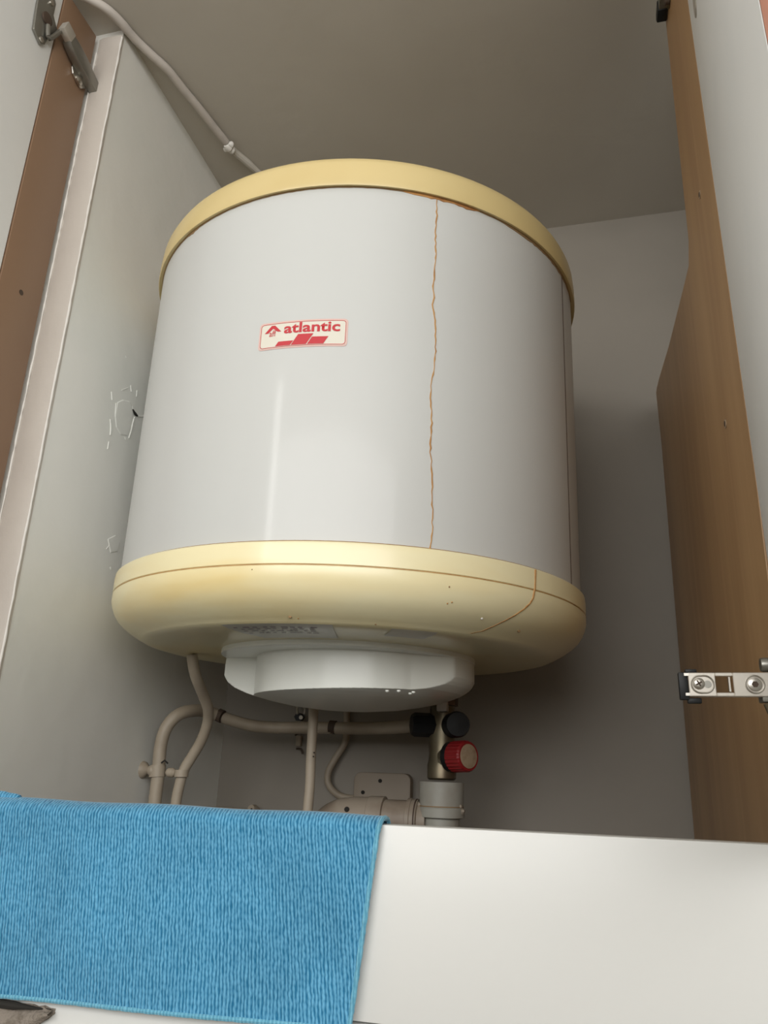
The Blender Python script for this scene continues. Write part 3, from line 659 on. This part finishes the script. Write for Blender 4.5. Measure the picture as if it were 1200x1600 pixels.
# hems
hem = [tpt(1, t) + Vector((.0004, -.0004, 0)) for t in ts[:NF + 6]]
MB().tube(hem, .0017, n=8, sub=1, jitter=.12).build('side_hem', 'hem', tw, uv=lambda c: (c.x, c.z), label='pale blue stitched side hem')
hem = [tpt(i / NX, 0) + Vector((0, -.0004, 0)) for i in range(NX + 1)]
MB().tube(hem, .0017, n=8, sub=1, jitter=.12).build('bottom_hem', 'hem', tw, uv=lambda c: (c.x, c.z), label='pale blue stitched bottom hem')
# little bunched fold at the far left
MB().tube([(-.60, .541, ft + .004), (-.50, .540, ft + .006), (-.45, .539, ft + .0065), (-.423, .538, ft + .004), (-.418, .539, ft + .001)], [.004] * 20 + [.002] * 6, n=10, sub=6, jitter=.08).build('fold', 'towel', tw, uv=lambda c: (c.x, c.z))

# grey cloth glimpsed under the towel at the bottom left
g = thing('grey_cloth', (-.40, .523, -.21), 'scrap of fuzzy grey cloth under the towel at the bottom left corner', 'cloth')
m = MB(); vs = []; n1, n2 = 24, 8
for i in range(n1 + 1):
    s = i / n1; x = -.46 + .104 * s
    for j in range(n2 + 1):
        t = j / n2; zt_ = -.1558 + .001 * math.sin(s * 9); zb_ = -.205 + .046 * s ** 1.5
        vs.append((x + random.uniform(-.0005, .0005), .5275 - .004 * math.sin(PI * min(1, t * 1.2)) - .002 * math.sin(s * 14), zb_ + (zt_ - zb_) * t + random.uniform(-.0006, .0006)))
nv = len(vs); vs += [(a, .5298, c) for a, b, c in vs]
fs = [(i * (n2 + 1) + j, i * (n2 + 1) + j + 1, (i + 1) * (n2 + 1) + j + 1, (i + 1) * (n2 + 1) + j) for i in range(n1) for j in range(n2)]
fs += [tuple(nv + k for k in f_[::-1]) for f_ in fs]
m.add(vs, fs); m.build('cloth', 'greycloth', g, smooth=60)
MB().tube([(-.46, .5255, -.1545), (-.42, .525, -.1552), (-.38, .526, -.1558), (-.358, .528, -.1562)], [.0026] * 12 + [.0018, .0014, .001, .0008, .0006, .0005, .0004], n=10).build('dark_gap_strip', 'hole', g)  # black tube painting in the dark gap above the cloth

# ------------------------------------------------------------------ hinges
def hinge(name, org, X, Z, label, arm=.060, group='concealed door hinges', clip_label=None, cup=True, plate=True, link=.018, door=None):
    # X: along the arm from its inner end to the door, Z: out of the mounting face (towards viewer of screws), Y = Z x X across the arm
    X = Vector(X).normalized(); Z = Vector(Z); Z = (Z - X * Z.dot(X)).normalized(); Y = Z.cross(X)
    R = Matrix(((X.x, Y.x, Z.x, org[0]), (X.y, Y.y, Z.y, org[1]), (X.z, Y.z, Z.z, org[2]), (0, 0, 0, 1)))
    h = thing(name, org, label, 'hinge')
    V = lambda x, y, z: R @ Vector((x, y, z))
    return h, R, V
def arm_mesh(R, L, W, holes=True, H=.007, th=.0012):
    """U-channel arm with pressed slot holes: top plate built as a grid with openings"""
    m = MB()
    # plate outline pieces around the square window
    wx0, wx1, wy = .0150, .0246, W * .34
    m.box((0, -W / 2, H - th), (wx0, W / 2, H), R); m.box((wx1, -W / 2, H - th), (L, W / 2, H), R)
    m.box((wx0, -W / 2, H - th), (wx1, -wy, H), R); m.box((wx0, wy, H - th), (wx1, W / 2, H), R)
    m.box((0, -W / 2, 0), (L, -W / 2 + th, H - th), R); m.box((0, W / 2 - th, 0), (L, W / 2, H - th), R)
    return m
def screw(h, V, R, x, y, z, r, cross=True, mat='steel'):
    ax = R.to_3x3() @ Vector((0, 0, 1))
    s = MB().lathe([(r, -.002), (r, .0004), (r * .8, .0011), (r * .45, .0014)], V(x, y, z), ax, 20).build('screw', mat, h)
    if cross:
        m = MB(); Rr = R @ Matrix.Translation((x, y, z)) @ Matrix.Rotation(.5, 4, 'Z')
        m.box((-r * .55, -r * .13, .0009), (r * .55, r * .13, .0017), Rr); m.box((-r * .13, -r * .55, .0009), (r * .13, r * .55, .0017), Rr)
        m.build('cross_slot', 'dark', s)
# lower right hinge: detached from the panel, arm sticking out of the door towards the heater
o1 = on(1074, 1071, 1, .500)
h1, R1, V1 = hinge('door_hinge', o1, (1, 0, .004), (0, -1, -.02), 'nickel hinge arm sticking out from the right door, unhooked from the panel')
W1 = .0137
arm_mesh(R1, .058, W1).build('arm', 'steel_face', h1, bevel=.0004, seg=1)
h_ = MB(); h_.lathe([(.0060, .0068), (.0066, .0073), (.0066, .0078), (.0056, .0080)], V1(.0125, 0, 0), R1.to_3x3() @ Vector((0, 0, 1)), 24); 
# raised oval bead around the slotted screw
m = MB(); pts = []
for k in range(25):
    t = 2 * PI * k / 24; pts.append(V1(.0076 + .0050 * math.cos(t) + (.0012 if math.cos(t) > 0 else -.0012), .0050 * math.sin(t), .0070))
m.tube(pts, .0006, n=6, sub=1, caps=False).build('slot_bead', 'steel', h1)
MB().lathe([(.0022, 0), (.0022, .0002)], V1(.0105, 0, .0070), R1.to_3x3() @ Vector((0, 0, 1)), 16).build('slot', 'darksteel', h1)
screw(h1, V1, R1, .0055, .0004, .0072, .0034)
pts = [V1(.0361 + .0050 * math.cos(2 * PI * k / 24), .0050 * math.sin(2 * PI * k / 24), .0070) for k in range(25)]
MB().tube(pts, .0006, n=6, sub=1, caps=False).build('ring_bead', 'steel', h1)
MB().lathe([(.0040, -.001), (.0040, .0004), (.0034, .0008)], V1(.0361, 0, .0070), R1.to_3x3() @ Vector((0, 0, 1)), 20).build('screw', 'steel', h1)
MB().lathe([(.0019, 0), (.0019, .0012)], V1(.0361, 0, .0070), R1.to_3x3() @ Vector((0, 0, 1)), 6).build('socket', 'dark', h1)
MB().box((.0222, -W1 * .3, .0035), (.0232, W1 * .32, .0060), R1).build('spring_tongue', 'steel', h1)
m = MB(); m.box((-.0052, -.0088, .0005), (.0000, .0072, .0055), R1); m.box((-.001, .0066, .000), (.0055, .0092, .0045), R1); m.box((-.001, -.0108, .000), (.0068, -.0076, .0045), R1)
m.build('clip', 'black', h1, bevel=.0006, label='black plastic end clip')
for s in (-1, 1): MB().box((-.0022, s * W1 * .42 - .0008, .0052), (.0006, s * W1 * .42 + .0008, .0070), R1).build('tab', 'steel', h1)
# knuckle and cup running into the door
MB().box((.0395, -W1 * .72, -.006), (.060, W1 * .30, .0056), R1).build('knuckle', 'darksteel', h1, bevel=.001)
MB().tube([V1(.0435, -.010, .001), V1(.0462, -.020, .001), V1(.0455, -.032, .001)], .0032, n=12, sub=3).build('link', 'brass', h1)
kc = on(1188, 1039, 1, .498)
m = MB().lathe([(.0038, 0), (.0042, .001), (.0042, .006), (.0035, .0065)], kc, (1, 0, 0), 18); m.build('adjuster', 'darksteel', h1)
MB().box((kc.x + .006, kc.y - .006, kc.z - .006), (kc.x + .016, kc.y + .006, kc.z + .010)).build('cup_edge', 'steel_face', h1, bevel=.001)

# upper left hinge on the brown panel
pA = on(139, 143, 0, LPX); pB = on(97, 62, 0, LPX)
Xd = (pB - pA).normalized()
h2, R2, V2 = hinge('door_hinge', pA, Xd, (1, 0, 0), 'steel hinge high on the brown left panel, arm reaching to the left door')
L2 = (pB - pA).length; 
for ob, args in (('arm', None),):
    m = MB(); m.prism([(-.002, -.0065), (L2 * .5, -.0108), (L2 * .8, -.0102), (L2, -.0075), (L2, .0075), (L2 * .8, .0102), (L2 * .5, .0108), (-.002, .0065), (-.0045, 0)], .011, R2 @ Matrix.Translation((0, 0, .003)))
    m.build('arm', 'darksteel', h2, bevel=.001)
MB().prism([(-.007, -.0055), (.004, -.0062), (.004, .0062), (-.007, .0055), (-.009, 0)], .009, R2 @ Matrix.Translation((0, 0, .0015))).build('clip', 'black', h2, bevel=.0012)
# mounting plate wing + screw
MB().prism([(.012, -.018), (.030, -.018), (.034, -.012), (.036, .012), (.030, .018), (.012, .018), (.008, .010), (.008, -.010)], .003, R2).build('mounting_plate', 'steel', h2, bevel=.0008)
for s in (-1, 1): MB().lathe([(.0055, 0), (.0062, .003), (.0040, .0045)], V2(.020, s * .0145, .002), (1, 0, 0), 16).build('screw', 'steel', h2)
# link to door cup
pD = on(92, 50, 0, LPX); 
MB().box((L2 - .002, -.0085, .006), (L2 + .014, .0075, .0150), R2).build('link', 'steel_face', h2, bevel=.0008, label='bright nickel link')
# cup plate on door inner face
def on_left_door(x, y, lift=0):   # intersect ray with the inner face plane
    n_ = Vector((math.cos(math.radians(-4)), math.sin(math.radians(-4)), 0)); p0 = Vector((LPX - .001, .55, 0))
    if n_.x < 0: n_ = -n_
    d_ = ray(x, y); t = (p0 + n_ * lift).dot(n_) / d_.dot(n_); return d_ * t
poly = [(49, 45), (60, 70), (66, 71), (72, 60), (86, 48), (80, 25), (84, 8), (80, -10), (60, -14), (55, 5)]
q = [on_left_door(x, y, .0005) for x, y in poly]; q2 = [on_left_door(x, y, .0005) + Vector((.0035, 0, 0)) for x, y in poly]; n_ = len(q)
MB().add(q + q2, [tuple(range(n_)), tuple(range(n_, 2 * n_))] + [(i, (i + 1) % n_, n_ + (i + 1) % n_, n_ + i) for i in range(n_)]).build('cup_flange', 'darksteel', h2, bevel=.0008)
cq = on_left_door(72, 30, .003)
MB().lathe([(.0075, 0), (.0075, .0026), (.006, .003)], cq, (1, 0, 0), 20).build('cup', 'dark', h2)
for x, y in ((63, 62), (79, 5)): MB().lathe([(.0032, 0), (.0030, .0025), (.0015, .0032)], on_left_door(x, y, .003), (1, 0, 0), 14).build('screw', 'steel', h2)
MB().tube([on_left_door(75, 40, .006), on_left_door(77, 60, .008), V2(L2 + .010, -.001, .007)], .0028, n=10, sub=4).build('pivot_arm', 'darksteel', h2)

# upper right hinge at the top edge of the frame
pA = on(1043, 16, 0, XR); X3 = Vector((0, -1, .02))
h3, R3, V3 = hinge('door_hinge', pA, X3, (-1, 0, 0), 'dark hinge at the top of the beech panel beside the right door')
arm_mesh(R3, .085, .0135, H=.010).build('arm', 'darksteel', h3, bevel=.0005)
MB().prism([(-.008, -.0062), (.008, -.0078), (.008, .0078), (-.008, .0062), (-.0105, 0)], .0105, R3 @ Matrix.Translation((0, 0, .0005))).build('clip', 'black', h3, bevel=.0012)
MB().prism([(.012, -.014), (.030, -.014), (.034, .014), (.012, .014)], .0025, R3).build('mounting_plate', 'brass', h3, bevel=.0008)
for s in (-1, 1): MB().lathe([(.004, 0), (.004, .004), (.0025, .005)], V3(.02, s * .0115, .001), (-1, 0, 0), 12).build('screw', 'dark', h3)
def on_right_door(x, y, lift=0):
    p0 = Vector((XR - .0002, .5515, 0)); d_ = ray(x, y); t = (p0 + nr2 * lift).dot(nr2) / d_.dot(nr2); return d_ * t
c3 = on_right_door(1086, -10, .0003)
MB().lathe([(.0175, 0), (.0170, .0012), (.012, .0016)], c3, nr2, 24).build('cup_flange', 'steel_face', h3)
